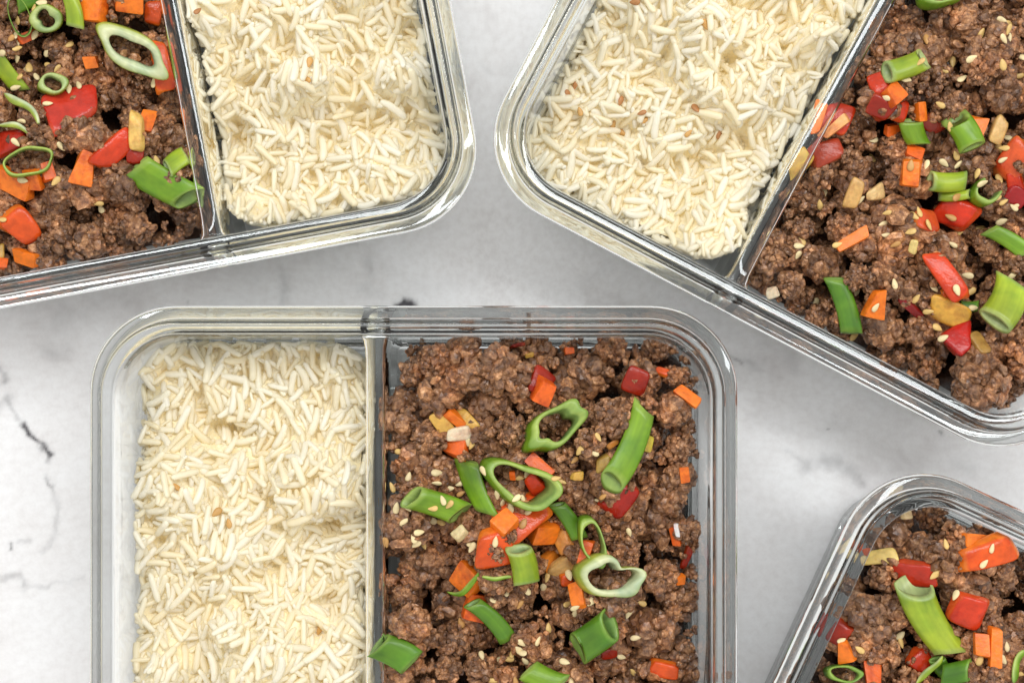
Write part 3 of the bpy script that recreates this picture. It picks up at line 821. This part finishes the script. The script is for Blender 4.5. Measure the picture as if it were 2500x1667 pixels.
# crop origins and scales of the photograph's enlargements the positions were read from
A_, B_, E_, F_, G_ = (850, 740, 4.704), (1300, 740, 4.276), (900, 1040, 4.704), (1250, 1040, 4.276), (880, 1334, 2.703)
C1, C5, C4, C7, H_ = (0, 0, 3.357), (0, 350, 3.357), (1800, 0, 3.357), (1800, 400, 3.357), (1800, 1100, 2.766)
ITEMS = [
#  layer kind x    y    L    W   angle  extra  description
 # ---- straight-set dish
 (0,'p',1322,930,60,50,70,dict(c=DRED,t=22),'glazed dark pepper above an orange block'),
 (1,'c',1326,955,62,48,68,dict(c=CAR2,t=40),'glossy red-orange block near the top wall'),
 (0,'g',1078,1033,62,38,-55,dict(c=YEL,t=16),'yellow onion flake beside a white onion bit'),
 (0,'g',1140,1022,82,26,-42,dict(c=YEL,t=14),'long yellow sliver beside a white onion bit'),
 (1,'c',1112,1019,52,26,-40,dict(c=CAR,t=24),'orange stick crossing yellow onion flakes'),
 (1,'g',1122,1056,50,30,5,dict(c=WHT,t=24),'white barrel-shaped onion bit'),
 (0,'g',1293,867,22,13,10,dict(c=YEL,t=9),'tiny yellow fleck at the top wall'),
 (0,'p',1262,843,44,9,15,dict(c=DRED,t=8),'thin dark red skin strip at the top wall'),
 (0,'c',1388,858,24,17,0,dict(c=CAR2,t=12),'small orange chip at the top wall'),
 (1,'c',1677,967,68,27,-38,dict(c=CAR,t=18),'orange slab leaning in the glass corner'),
 (0,'p',1618,908,34,18,-20,dict(c=ORR,t=14),'small red chip in the glass corner'),
 (0,'p',1552,930,48,62,70,dict(c=DRED,t=26),'dark sunken pepper near the glass corner'),
 (2,'s',1353,1041,172,84,38,dict(f='ring',g='mid',wall=.36,h=.006,shear=.5),'wide green oval ring with deep hole'),
 (2,'s',1540,1087,196,60,66,dict(f='tube',g='mid',flat=.6,k=.35,wall=.22,kz=(1.5,.4)),'long ribbed green tube with split lower end'),
 (1,'g',1584,1084,22,42,-12,dict(c=(.62,.50,.06),t=12),'yellow-green bit tucked behind the long tube'),
 (1,'c',1113,1092,58,46,0,dict(c=CAR2,t=34,tw=.5),'orange wedge pointing down under white onion'),
 (2,'s',1161,1189,150,54,-66,dict(f='tube',g='mid',flat=.34,k=.9,wall=.2),'flat green diamond blade standing tall'),
 (2,'s',1272,1178,178,104,-22,dict(f='ring',g='mid',wall=.26,h=.006,shear=.6,wob=.07),'big green ring framing red pepper'),
 (2,'s',1068,1229,136,62,-22,dict(f='tube',g='mid',flat=.75,k=.35,wall=.16,kz=(.3,1.4)),'green hollow tube filled with seeds'),
 (0,'c',1318,1142,74,34,-42,dict(c=CAR2,t=30),'orange bar behind the big green ring'),
 (1,'p',1304,1180,44,40,-50,dict(c=RED,t=30),'glossy red knob inside the big ring'),
 (1,'c',1251,1160,13,26,5,dict(c=CAR2,t=10),'orange splinter inside the big ring'),
 (0,'p',1272,1252,130,86,25,dict(c=ORR,t=30),'wide soft red piece below the ring'),
 (0,'p',1210,1336,92,88,10,dict(c=ORR,t=34),'soft red piece beside the pale stub'),
 (2,'c',1229,1277,54,50,42,dict(c=CAR,t=40),'orange cube turned corner up'),
 (2,'c',1327,1296,60,52,-3,dict(c=CAR,t=44),'square-faced orange cube'),
 (0,'g',1374,1317,42,66,15,dict(c=AMB,t=20),'amber onion beside the square cube'),
 (2,'s',1279,1376,92,68,-76,dict(f='tube',g='pale',flat=.85,k=.25,wall=.3),'pale yellow-green stub at the centre'),
 (0,'c',1343,1365,52,36,35,dict(c=(.74,.22,.02),t=24),'orange onion beside the pale stub'),
 (1,'g',1372,1384,66,42,32,dict(c=TAN,t=22),'creamy garlic wedge beside the pale stub'),
 (0,'c',1430,1350,28,62,-20,dict(c=CAR2,t=24),'orange sliver behind a looping ring'),
 (2,'s',1390,1270,104,42,-58,dict(f='tube',g='dark',flat=.6,k=.4,wall=.2),'dark green strip meeting a looping ring'),
 (3,'s',1444,1318,130,56,-72,dict(f='ring',g='mid',wall=.26,h=.0045,shear=.3,wob=.05),'thin looping green ring'),
 (3,'s',1487,1402,158,104,-8,dict(f='ring',g='white',wall=.34,h=.0065,shear=.4,heart=.42,wob=.05),'pale heart-shaped ring'),
 (1,'c',1142,1412,76,72,62,dict(c=CAR,t=36),'large orange slab under a green sliver'),
 (1,'c',1160,1482,56,62,75,dict(c=CAR2,t=30),'lower half of a broken orange slab'),
 (3,'s',1136,1424,116,15,35,dict(f='strip',g='mid',bend=-.38),'thin green sliver curled over orange slab'),
 (2,'s',1213,1408,70,11,-2,dict(f='strip',g='mid',bend=.05),'straight thin green thread left of stub'),
 (2,'s',1202,1512,134,44,-48,dict(f='tube',g='dark',flat=.55,k=.3,wall=.2),'green bar below the orange slab'),
 (2,'p',1383,1414,30,38,10,dict(c=ORR,t=24),'small red knob under the heart ring'),
 (2,'c',1409,1448,34,62,8,dict(c=CAR,t=22,tw=.0),'orange wedge below the heart ring'),
 (2,'s',1450,1552,112,84,42,dict(f='tube',g='dark',flat=.62,k=.3,wall=.16,kz=(1.2,.4)),'broad wrinkled green piece lying slanted'),
 (2,'s',967,1589,92,74,-28,dict(f='tube',g='dark',flat=.6,k=.3,wall=.25),'green wedge against the glass divider'),
 (2,'s',1328,1652,90,56,-20,dict(f='tube',g='mid',flat=.5,k=.5,wall=.25),'green tip cut by the lower photo edge'),
 (0,'p',1624,1632,84,40,-8,dict(c=ORR,t=26),'red slab near the lower photo edge'),
 (0,'p',1484,1590,44,28,10,dict(c=DRED,t=20),'dark red bit under the wrinkled green'),
 (0,'p',1675,1364,58,18,72,dict(c=DRED,t=14),'dark red strip against the side wall'),
 (0,'c',1659,1414,24,26,0,dict(c=CAR,t=16),'small orange chip under a red strip'),
 (0,'c',1671,1158,22,36,10,dict(c=CAR,t=14),'orange chip high on the side wall'),
 (0,'c',1648,1311,24,50,15,dict(c=CAR2,t=14),'orange sliver beside a white fleck'),
 (1,'g',1652,1292,11,28,5,dict(c=(.9,.88,.84),t=8),'white fleck against the side wall'),
 (0,'p',1512,1222,88,74,48,dict(c=(.46,.022,.009),t=28),'deep red chunk below the ribbed tube'),
 (0,'g',1474,1130,42,38,20,dict(c=OLV,t=26),'olive onion bit beside the ribbed tube'),
 (0,'g',1409,1162,28,20,0,dict(c=YEL,t=14),'yellow bit near two brown seeds'),
 (1,'g',1123,1298,32,30,45,dict(c=(.72,.58,.30),t=20),'pale lumpy bit above the orange cube'),
 (0,'g',1498,1082,32,14,30,dict(c=AMB,t=10),'amber peel left of the ribbed tube'),
 # ---- slightly tilted dish
 (1,'c',232,16,58,78,85,dict(c=CAR,t=36),'tall orange block at the top photo edge'),
 (1,'c',318,8,72,42,-5,dict(c=CAR,t=30),'wide orange block at the top photo edge'),
 (0,'p',377,34,36,56,80,dict(c=ORR,t=22),'red-orange block beside the divider top'),
 (0,'c',67,89,48,24,28,dict(c=CAR2,t=18),'small orange stick below a fine dark ring'),
 (1,'c',225,153,32,30,5,dict(c=CAR,t=22),'tiny orange cube left of pale ring'),
 (1,'c',359,298,38,60,82,dict(c=CAR,t=26),'orange block behind a tan garlic rod'),
 (1,'c',206,412,48,80,75,dict(c=CAR,t=30,tw=-.3),'upright orange shard beside glossy pepper'),
 (0,'c',33,444,100,54,-22,dict(c=CAR,t=34),'broad orange wedge under the thin ring'),
 (0,'c',84,438,42,48,10,dict(c=CAR,t=28),'orange cube under the thin ring'),
 (0,'c',118,420,32,46,15,dict(c=CAR2,t=22),'red-orange chip touching the thin ring'),
 (2,'p',182,262,128,92,30,dict(c=(.62,.045,.022),t=20,bend=.05,cuts=6),'big flat red pepper square'),
 (1,'p',277,368,106,50,46,dict(c=(.72,.06,.012),t=34),'glossy curved red pepper'),
 (0,'p',330,378,48,54,0,dict(c=DRED,t=22),'dark red block under the garlic rod'),
 (0,'p',24,346,84,56,10,dict(c=(.5,.03,.01),t=24),'dull red slab at the side photo edge'),
 (0,'p',398,165,40,108,-78,dict(c=ORR,t=20),'tall orange-red strip against the divider'),
 (2,'g',332,321,32,84,88,dict(c=(.80,.50,.13),t=26),'tan upright garlic rod'),
 (2,'s',328,128,200,88,-33,dict(f='ring',g='white',wall=.44,h=.0065,shear=.4,wob=.08),'largest pale ring with ragged tip'),
 (2,'s',119,50,90,66,10,dict(f='ring',g='pale',wall=.5,h=.006,shear=.4),'pale yellow-green ring near the top edge'),
 (2,'s',182,28,80,42,-80,dict(f='tube',g='pale',flat=.6,k=.4,wall=.3),'pale green blade beside orange block'),
 (2,'s',135,210,76,52,8,dict(f='ring',g='pale',wall=.42,h=.0055,shear=.3),'small round green ring above flat pepper'),
 (2,'s',74,397,124,70,14,dict(f='ring',g='mid',wall=.16,h=.0045,shear=.3,wob=.04),'thin almond-shaped green ring'),
 (1,'s',52,42,100,52,-78,dict(f='ring',g='dark',wall=.10,h=.004,shear=.2,wob=.05),'fine dark green ring at the top edge'),
 (2,'s',399,450,152,80,-30,dict(f='tube',g='mid',flat=.5,k=.45,wall=.12,kz=(.3,1.3)),'big green parallelogram beside the divider'),
 (3,'s',433,396,60,52,40,dict(f='tube',g='pale',flat=.6,k=.3,wall=.25),'small yellow-green nub touching the divider'),
 (2,'s',18,178,110,44,-58,dict(f='tube',g='pale',flat=.45,k=.4,wall=.2),'light green blade at the side photo edge'),
 (3,'s',58,262,132,20,-42,dict(f='strip',g='white',bend=.12),'whitish strand below the light blade'),
 (2,'s',40,314,88,15,-20,dict(f='strip',g='white',bend=.18),'short whitish strand at the photo edge'),
 (2,'s',73,5,60,40,20,dict(f='tube',g='dark',flat=.5,k=.3,wall=.2),'dark green leaf scrap at the top edge'),
 (2,'p',55,547,88,76,-55,dict(c=ORR,t=38,tw=-.35),'plump red wedge near the front glass'),
 (0,'c',64,628,66,36,-12,dict(c=CAR,t=20),'orange slab against the front glass'),
 (0,'c',4,645,30,26,0,dict(c=CAR2,t=16),'orange corner at the front glass'),
 (0,'g',4,612,14,44,0,dict(c=YEL,t=12),'yellow sliver at the side photo edge'),
 # ---- strongly tilted dish
 (2,'s',2292,-6,112,50,5,dict(f='ring',g='mid',wall=.26,h=.005,shear=.2),'green ring cut by the top photo edge'),
 (2,'s',2207,167,100,60,22,dict(f='tube',g='pale',flat=.85,k=.15,wall=.28,kz=(.3,1.0)),'plump lime tube holding a seed'),
 (2,'s',2227,328,66,60,-62,dict(f='tube',g='mid',flat=.62,k=.5,wall=.25),'small green square chip'),
 (2,'s',2348,325,84,62,-60,dict(f='tube',g='mid',flat=.85,k=.1,wall=.38,kz=(1.3,.3)),'short green tube with round hole'),
 (0,'p',2147,206,52,54,20,dict(c=RED,t=26),'shiny red bit under the lime tube'),
 (1,'c',2178,233,42,48,40,dict(c=(.80,.16,.012),t=30),'orange knob under the lime tube'),
 (0,'p',2154,262,64,58,-20,dict(c=DRED,t=22),'dark red slab under an orange knob'),
 (1,'c',2244,274,26,44,8,dict(c=CAR,t=26),'upright orange stick above the green chip'),
 (0,'p',2205,271,38,46,65,dict(c=RED,t=20),'red strip left of an upright stick'),
 (0,'c',2181,316,48,26,10,dict(c=CAR2,t=18),'low orange stick beside the green chip'),
 (0,'p',2276,304,48,42,-40,dict(c=(.72,.10,.05),t=20),'light red bit behind the green chip'),
 (0,'c',2382,313,40,52,-15,dict(c=CAR,t=24),'orange block behind the holed tube'),
 (0,'p',2044,286,62,74,60,dict(c=RED,t=20),'red slab near the divider'),
 (1,'c',2039,311,74,22,42,dict(c=(.90,.42,.14),t=14,tw=.3),'peach sliver lying on a red slab'),
 (0,'c',2000,288,30,74,80,dict(c=CAR,t=20),'orange bar touching the divider'),
 (0,'p',2020,372,84,66,25,dict(c=(.40,.055,.022),t=26),'brown-red piece below a peach sliver'),
 (0,'g',1950,400,76,44,50,dict(c=(.64,.40,.06),t=18),'yellow onion leaf beside the divider'),
 (1,'g',2434,322,34,64,65,dict(c=(.72,.44,.15),t=28),'tan garlic block near pale red tomato'),
 (0,'c',2233,376,44,38,-20,dict(c=CAR2,t=28),'orange cube above another cube'),
 (1,'c',2222,424,46,64,80,dict(c=CAR,t=36),'shiny orange cube above twin stubs'),
 (1,'p',2472,396,74,110,70,dict(c=(.82,.13,.03),t=34),'large light red tomato-like piece'),
 (0,'p',2482,452,44,60,20,dict(c=RED,t=24),'red piece below the light red one'),
 (2,'s',2309,447,92,46,2,dict(f='tube',g='pale',flat=.9,k=.05,wall=.3),'upper of the twin pale stubs'),
 (2,'s',2327,480,74,26,2,dict(f='tube',g='pale',flat=.9,k=.05,wall=.35),'lower of the twin pale stubs'),
 (2,'s',2399,470,76,62,52,dict(f='ring',g='mid',wall=.34,h=.007,shear=.3,gap=2.2),'open green crescent beside the twin stubs'),
 (1,'g',2081,476,76,34,72,dict(c=TAN,t=18),'pale yellow garlic stick'),
 (1,'g',2140,472,48,36,20,dict(c=(.76,.52,.22),t=16,tw=.35),'cream garlic triangle'),
 (1,'p',2328,530,92,84,-35,dict(c=(.72,.045,.012),t=42,bend=.1),'shiny red dome under the twin stubs'),
 (0,'p',2258,532,52,58,0,dict(c=(.66,.09,.02),t=28),'orange-red lobe beside the red dome'),
 (0,'p',2482,480,58,44,-35,dict(c=(.42,.02,.02),t=20),'wine red bit near the side photo edge'),
 (1,'c',2080,586,76,26,30,dict(c=CAR,t=24),'bright orange stick ending in a seed'),
 (1,'g',2229,603,19,42,78,dict(c=(.82,.62,.22),t=14),'short yellow matchstick'),
 (1,'p',2300,668,116,58,-60,dict(c=(.76,.07,.014),t=26,bend=.12),'curved red slice pointing down'),
 (0,'p',2317,728,40,56,-70,dict(c=(.74,.13,.02),t=20),'orange tail of a curved slice'),
 (1,'g',2321,766,96,54,-22,dict(c=(.68,.36,.05),t=16),'amber onion leaf'),
 (1,'p',2336,828,62,74,-70,dict(c=(.52,.02,.012),t=34,tw=-.3),'dark red wedge below amber onion'),
 (0,'g',2390,838,36,64,-60,dict(c=(.40,.22,.05),t=14),'brown onion curl beside a red wedge'),
 (2,'c',2138,742,40,72,76,dict(c=CAR,t=26,tw=-.4),'orange shard bearing a seed'),
 (2,'s',2060,745,140,50,-72,dict(f='tube',g='dark',flat=.55,k=.35,wall=.25),'dark folded green leaf by the glass'),
 (2,'s',2460,587,108,38,-34,dict(f='tube',g='mid',flat=.4,k=.5,wall=.2),'green blade at the side photo edge'),
 (2,'s',2449,737,120,84,62,dict(f='tube',g='pale',flat=.6,k=.3,wall=.22),'large lime slab near the side edge'),
 (1,'s',2363,749,46,28,0,dict(f='tube',g='dark',flat=.7,k=.2,wall=.3),'small green nub beside amber onion'),
 (0,'p',2223,752,84,22,-38,dict(c=(.30,.015,.012),t=10),'dark red skin strip'),
 (1,'g',1885,716,32,24,25,dict(c=WHT,t=18),'white bit by the dish corner'),
 # ---- cropped dish
 (1,'g',2145,1358,76,30,10,dict(c=(.74,.52,.15),t=14),'yellow strip near the rounded corner'),
 (0,'p',2236,1402,94,66,-8,dict(c=(.52,.035,.012),t=28),'dark red piece above the slanted tube'),
 (1,'p',2411,1355,130,70,15,dict(c=(.84,.12,.014),t=32),'large orange-red piece with two seeds'),
 (0,'c',2380,1318,62,34,-10,dict(c=(.86,.20,.012),t=22),'orange slab against the upper glass'),
 (2,'s',2263,1509,196,78,-60,dict(f='tube',g='pale',flat=.8,k=.45,wall=.14,kz=(1.6,.3)),'large slanted hollow lime tube'),
 (1,'p',2362,1490,84,80,-20,dict(c=(.70,.055,.014),t=36),'glossy red block beside the slanted tube'),
 (1,'c',2394,1571,34,54,85,dict(c=CAR,t=28),'orange cube left of a carrot stick'),
 (1,'c',2427,1582,28,92,86,dict(c=CAR,t=26),'upright orange stick'),
 (0,'p',2252,1613,56,58,40,dict(c=RED,t=26),'red block under the slanted tube'),
 (0,'p',2048,1546,50,70,65,dict(c=DRED,t=24),'dark red block by the long glass wall'),
 (1,'c',2062,1590,34,54,-75,dict(c=CAR,t=20,tw=.3),'orange wedge beside a dark red block'),
 (2,'s',2055,1639,88,42,4,dict(f='ring',g='dark',wall=.32,h=.005,shear=.3,wob=.07),'small dark green oval ring'),
 (2,'s',2330,1640,70,54,20,dict(f='tube',g='dark',flat=.5,k=.4,wall=.25),'bright green leaf at the lower edge'),
 (2,'s',2297,1628,64,40,-55,dict(f='tube',g='dark',flat=.5,k=.4,wall=.25),'green leaf leaning on a green strand'),
 (3,'s',2266,1632,94,15,50,dict(f='strip',g='pale',bend=-.12),'yellow-green strand by two leaves'),
 (2,'s',2482,1622,84,24,62,dict(f='strip',g='mid',bend=.05),'green strand in the photo corner'),
 (0,'c',2129,1644,44,54,0,dict(c=CAR2,t=24),'dull orange block at the lower edge'),
 (0,'c',2100,1337,22,20,20,dict(c=CAR2,t=14),'tiny orange chip by the rounded corner'),
 (0,'g',2092,1360,15,24,15,dict(c=(.8,.6,.3),t=10),'tiny cream bit by the rounded corner'),
 (1,'g',2212,1250,28,34,10,dict(c=(.80,.58,.30),t=16),'cream bit pressed to the upper glass'),
]
dg = bpy.context.evaluated_depsgraph_get
def cast(x, y):
    z = .12
    for _ in range(12):
        hit, loc, nor, i, ob, m = scene.ray_cast(deps, Vector((x, y, z)), Vector((0, 0, -1)))
        if not hit: return None
        if ob.name.startswith(('bowl', 'divider')): z = loc.z - 1e-5; continue
        return loc, nor, ob
    return None

def seat(px, py, L, W, ang, q=.72, tiltmax=.45):
    """height and slope of what lies under a piece of this footprint"""
    zz = .042
    for it in range(2):
        c = P(px, py, zz)
        ca, sa = math.cos(math.radians(ang)), math.sin(math.radians(ang))
        pts = []
        for a in (-.4, -.2, 0, .2, .4):
            for b_ in (-.38, 0, .38):
                x, y = a * L * FOODPX, b_ * W * FOODPX
                h = cast(c.x + x * ca - y * sa, c.y + x * sa + y * ca)
                if h and h[0].z > .015: pts.append((x, y, h[0].z))
        if not pts: return c, 0, 0
        pts = np.array(pts)
        zt = np.quantile(pts[:, 2], q); zz = float(zt)
    Am = np.c_[pts[:, :2], np.ones(len(pts))]
    w = np.clip((pts[:, 2] - np.quantile(pts[:, 2], .3)) / .002, .15, 1)
    try: sol = np.linalg.lstsq(Am * w[:, None], pts[:, 2] * w, rcond=None)[0]
    except Exception: sol = (0, 0, zz)
    c = P(px, py, zz)
    return c, float(np.clip(sol[0], -tiltmax, tiltmax)), float(np.clip(sol[1], -tiltmax, tiltmax))

placed = []
for layer in range(4):
    bpy.context.view_layer.update(); deps = dg()
    for n, (ly, kd, px, py, L, W, ang, ex, desc) in enumerate(ITEMS):
        if ly != layer: continue
        name, cat, mat, grp = KIND[kd]
        if kd != 's' and W > L: L, W, ang = W, L, ang - 90 if abs(ang) < 46 else ang
        Lm, Wm = L * FOODPX, W * FOODPX
        c, sx, sy = seat(px, py, L, W, ang, q=(.62, .68, .76, .78)[ly])
        if kd == 's':
            f = ex['f']
            kw = {k: v for k, v in ex.items() if k not in ('f',)}
            V, Fc, T = {'ring': ring, 'tube': tube, 'strip': strip}[f](Lm, Wm, 500 + n, **kw)
            lift = kw.get('h', .004) * .42 if f == 'ring' else (Wm * kw.get('flat', .6) * .40 if f == 'tube' else .0012)
            if f == 'ring': sx, sy = sx * .6, sy * .6
        else:
            Tm = ex.get('t', 20) * FOODPX
            p = {'c': 14, 'p': 6.0, 'g': 5.0}[kd]
            jit = {'c': .15, 'p': .24, 'g': .26}[kd]
            V, Fc, T = chunk(Lm, Wm, Tm, p, 500 + n, jit=jit, bend=ex.get('bend', .16 if kd == 'p' else 0), cuts=ex.get('cuts', 6), tw=ex.get('tw', 0.0), lump=.03 if kd == 'c' else .10)
            lift = Tm * (.22 if layer else -.02)
        if kd == 'p':      # paler flesh on the cut sides, skin above
            T = T * np.where((V[:, 2] < Tm * .22)[:, None], np.array([[1.08, 1.8, 1.5]]), np.array([[.95, .85, .85]]))
        me = make_mesh(name, V, Fc, mat, col=T)
        if kd == 'c': me.set_sharp_from_angle(angle=math.radians(32))
        o = link(name, me)
        if kd != 's': o.color = (*ex['c'], 1)
        R = Matrix.Rotation(math.radians(ang), 4, 'Z') @ Matrix.Rotation(-math.atan(sx), 4, 'Y') @ Matrix.Rotation(math.atan(sy), 4, 'X')
        o.matrix_world = Matrix.Translation((c.x, c.y, c.z + lift)) @ R
        placed.append((px, py, max(L, W), desc, o))
        mat_word = {'p': 'red pepper', 'c': 'carrot', 'g': 'garlic or onion', 's': 'scallion'}[kd]
        tag(o, f'{mat_word}: {desc}, on the beef', cat, grp)

# ---------------------------------------------------------------- sesame seeds
def seed_mesh(i):
    r = np.random.default_rng(900 + i)
    n, m = 9, 10
    V = [(-1, 0, 0)]
    for k in range(1, n):
        t = -math.cos(math.pi * k / n)
        rad = math.sqrt(max(0, 1 - t * t)) * (1 - .30 * t) * (1 + .03 * r.normal())
        for j in range(m):
            a = 2 * math.pi * j / m
            V.append((t, rad * math.cos(a) * .56, rad * math.sin(a) * .30 + .05 * t * t))
    V.append((1.06, 0, .04))
    F = []
    for j in range(m):
        F.append((0, 1 + (j + 1) % m, 1 + j))
        for k in range(n - 2):
            p = 1 + k * m
            F.append((p + j, p + (j + 1) % m, p + m + (j + 1) % m, p + m + j))
        p = 1 + (n - 2) * m
        F.append((p + j, p + (j + 1) % m, len(V) - 1))
    return make_mesh('sesame_seed', np.array(V), F, M_seed, col=np.ones((len(V), 3)))
seed_me = [seed_mesh(i) for i in range(4)]
SEEDS = [
 (E_, [(355,305),(458,585),(775,535),(780,650),(1050,655),(930,715),(1060,770),(1325,510),(1825,540),(1730,590),(740,945),(935,900),(860,850),(1485,775),(1540,860),(1695,830),(1770,860),(1635,935),(1840,975),(1775,1120),(230,945),(320,940),(410,1100),(710,1105),(825,1100),(215,1325),(520,1290),(550,1345),(640,1365),(570,1220),(1455,1325),(1185,1370),(1140,175),(1190,210),(2150,605),(2210,625),(275,700),(450,930)]),
 (F_, [(895,115),(710,250),(855,280),(940,265),(650,355),(955,730),(900,785),(1225,1100)]),
 (G_, [(1235,195),(1210,270),(1375,185),(1095,285),(965,300),(880,355),(1050,380),(1360,375),(1415,395),(1420,435),(1525,360),(1855,375),(1765,435),(1240,532),(660,500),(800,695),(915,710),(1170,620),(1345,730),(1720,730),(1800,820),(1815,600),(1040,680),(1000,715),(985,740),(1060,630),(1085,750),(1070,700),(875,880),(1020,885),(1390,890),(740,5)]),
 (C1, [(95,135),(360,45),(130,290),(305,305),(140,345),(105,485),(175,490),(258,470),(310,450),(385,420),(585,385),(210,565),(320,540),(360,515),(275,580),(455,555),(300,630),(200,655),(285,695),(565,735),(645,705),(395,855),(215,765),(125,965),(180,990),(160,1180),(500,1195),(515,1290),(155,1465),(465,1490),(1265,680),(1285,1320),(340,395),(290,75)]),
 (C5, [(850,505),(832,540),(25,630)]),
 (C4, [(2155,175),(2235,190),(2015,260),(2195,255),(2220,310),(1555,325),(1915,480),(1760,515),(1660,605),(1865,640),(2295,630),(1465,535),(1395,645),(1230,800),(1665,860),(1670,1070),(1115,1150),(1145,1280),(2215,1135),(2200,1215),(2145,1210),(2180,1310),(1545,1355),(1820,1260),(1805,1350),(1690,1335),(2155,1470),(1970,1425),(1915,1530),(2150,545),(2335,475),(2165,325)]),
 (C7, [(725,235),(675,335),(1015,290),(1245,400),(1530,350),(1490,400),(1455,430),(1610,335),(1560,505),(1745,440),(1425,555),(1190,490),(1240,585),(1295,655),(1825,565),(2030,415),(2095,490),(2000,525),(1195,115),(500,675),(540,630),(495,745),(820,665),(2125,285),(2175,315),(2265,360),(975,1050),(650,1135),(1130,1175),(1765,660),(1890,915),(1610,1020),(1795,1035),(1900,1050),(1465,1100),(1290,985),(1545,1210),(1635,1340),(1640,1430),(970,1415),(2255,905),(2000,1175)]),
 (H_, [(1415,635),(1710,655),(1650,755),(1495,985),(1680,1090),(1340,840),(1100,1295),(1100,1245),(530,1355),(590,1135),(1830,1330),(1780,1395),(1660,1425),(1895,1500),(735,905),(710,1290)]),
]
RICE_SEEDS = [((1200, 0, 3.136), [(1095,35),(1635,190),(640,650),(675,870),(985,770),(1145,880),(1170,930),(1010,1000),(1500,1030),(1740,1030),(580,720),(1560,840),(930,950)]),
              ((200, 1167, 3.136), [(1035,260),(1130,345),(740,60),(1815,1165)]), ((450, 0, 3.136), [(955,480),(940,610),(100,90)])]
bpy.context.view_layer.update(); deps = dg()
used = set()
def clause(px, py, exclude=()):
    c = sorted((math.hypot(px - a, py - b_), a, b_, sz, d) for a, b_, sz, d, o in placed if d not in exclude)[:7]
    return c
def seed_label(px, py, tone):
    c = clause(px, py)
    opts = []
    for d, a, b_, sz, desc in c[:5]:
        dx, dy = a - px, b_ - py
        if d < sz * .36: opts.append(f'{tone} sesame seed lying on the {desc}')
        else:
            near = 'just ' if d < 70 + sz * .5 else ''
            w = (f'{near}above' if dy > abs(dx) else f'{near}below' if -dy > abs(dx) else f'{near}beside')
            opts.append(f'{tone} sesame seed {w} the {desc}')
    for o_ in opts:
        if o_ not in used: used.add(o_); return o_
    for d, a, b_, sz, desc in c[:4]:
        dx, dy = a - px, b_ - py
        w = ('upper ' if dy > 0 else 'lower ') + ('left' if dx > 0 else 'right')
        for form in (f'{tone} seed off the {w} of the {desc}', f'{tone} seed far {w} of the {desc}'):
            if form not in used: used.add(form); return form
    for d, a, b_, sz, desc in c:
        form = f'{tone} seed in the cluster near the {desc}'
        if form not in used: used.add(form); return form
    return f'{tone} sesame seed in a loose cluster on the beef'
rs = np.random.default_rng(77)
TONES = [('pale', (.82, .66, .36)), ('golden', (.74, .49, .17)), ('toasted', (.55, .29, .09))]
def put_seed(px, py, tone, col, label, grp):
    c = P(px, py, .043)
    h = cast(c.x, c.y)
    if h is None: return
    c = P(px, py, h[0].z); h = cast(c.x, c.y) or h
    nz = h[1] if h[1].z > .45 else Vector((h[1].x, h[1].y, .5)).normalized()
    nz = (nz + Vector((0, 0, .8))).normalized()
    L = rs.uniform(23, 30) * FOODPX / 2
    o = link('sesame_seed', seed_me[int(rs.integers(4))])
    R = nz.to_track_quat('Z', 'Y').to_matrix().to_4x4() @ Matrix.Rotation(rs.uniform(0, 6.283), 4, 'Z') @ Matrix.Rotation(rs.normal() * .25, 4, 'X')
    o.matrix_world = Matrix.Translation(Vector((c.x, c.y, h[0].z)) + nz * L * .26) @ R @ Matrix.Diagonal((L, L * rs.uniform(.85, 1.1), L, 1))
    v = rs.uniform(.9, 1.1)
    o.color = (col[0] * v, col[1] * v, col[2] * v, 1)
    tag(o, label, 'sesame seed', grp)
for (ox, oy, sc), pts in SEEDS:
    for x, y in pts:
        px, py = ox + x / sc, oy + y / sc
        tone, col = TONES[int(rs.choice(3, p=[.55, .33, .12]))]
        put_seed(px, py, tone, col, seed_label(px, py, tone), 'sesame seeds sprinkled on the beef')
RICE_WORDS = {0: ['at the top photo edge', 'highest toward the divider', 'brown, beside the side glass', 'pale, just below the side-glass pair', 'on the upper mound', 'upper of a close pair mid-portion', 'lower of a close pair mid-portion',
                  'darkest, in the mound hollow', 'between the hollow and divider, lower one', 'closest to the divider', 'yellowish, touching the side glass', 'on the mound shoulder toward the divider', 'small, on the rim of the hollow'],
              1: ['orange-brown, on the middle clump', 'standing upright on the bright clump', 'far from the divider, upper one', 'nearest the divider'], 2: ['upper of two mid-portion', 'lower of two mid-portion', 'beside the divider near the top edge']}
RICEPOS = {0: 'the strongly tilted dish', 1: 'the straight-set dish', 2: 'the slightly tilted dish'}
for q, ((ox, oy, sc), pts) in enumerate(RICE_SEEDS):
    for x, y in pts:
        px, py = ox + x / sc, oy + y / sc
        put_seed(px, py, 'toasted', (.60, .33, .10) if rs.random() < .6 else (.45, .20, .07), f'sesame seed in rice of {RICEPOS[q]}, {RICE_WORDS[q][pts.index((x, y))]}', f'toasted seeds in the rice of {RICEPOS[q]}')
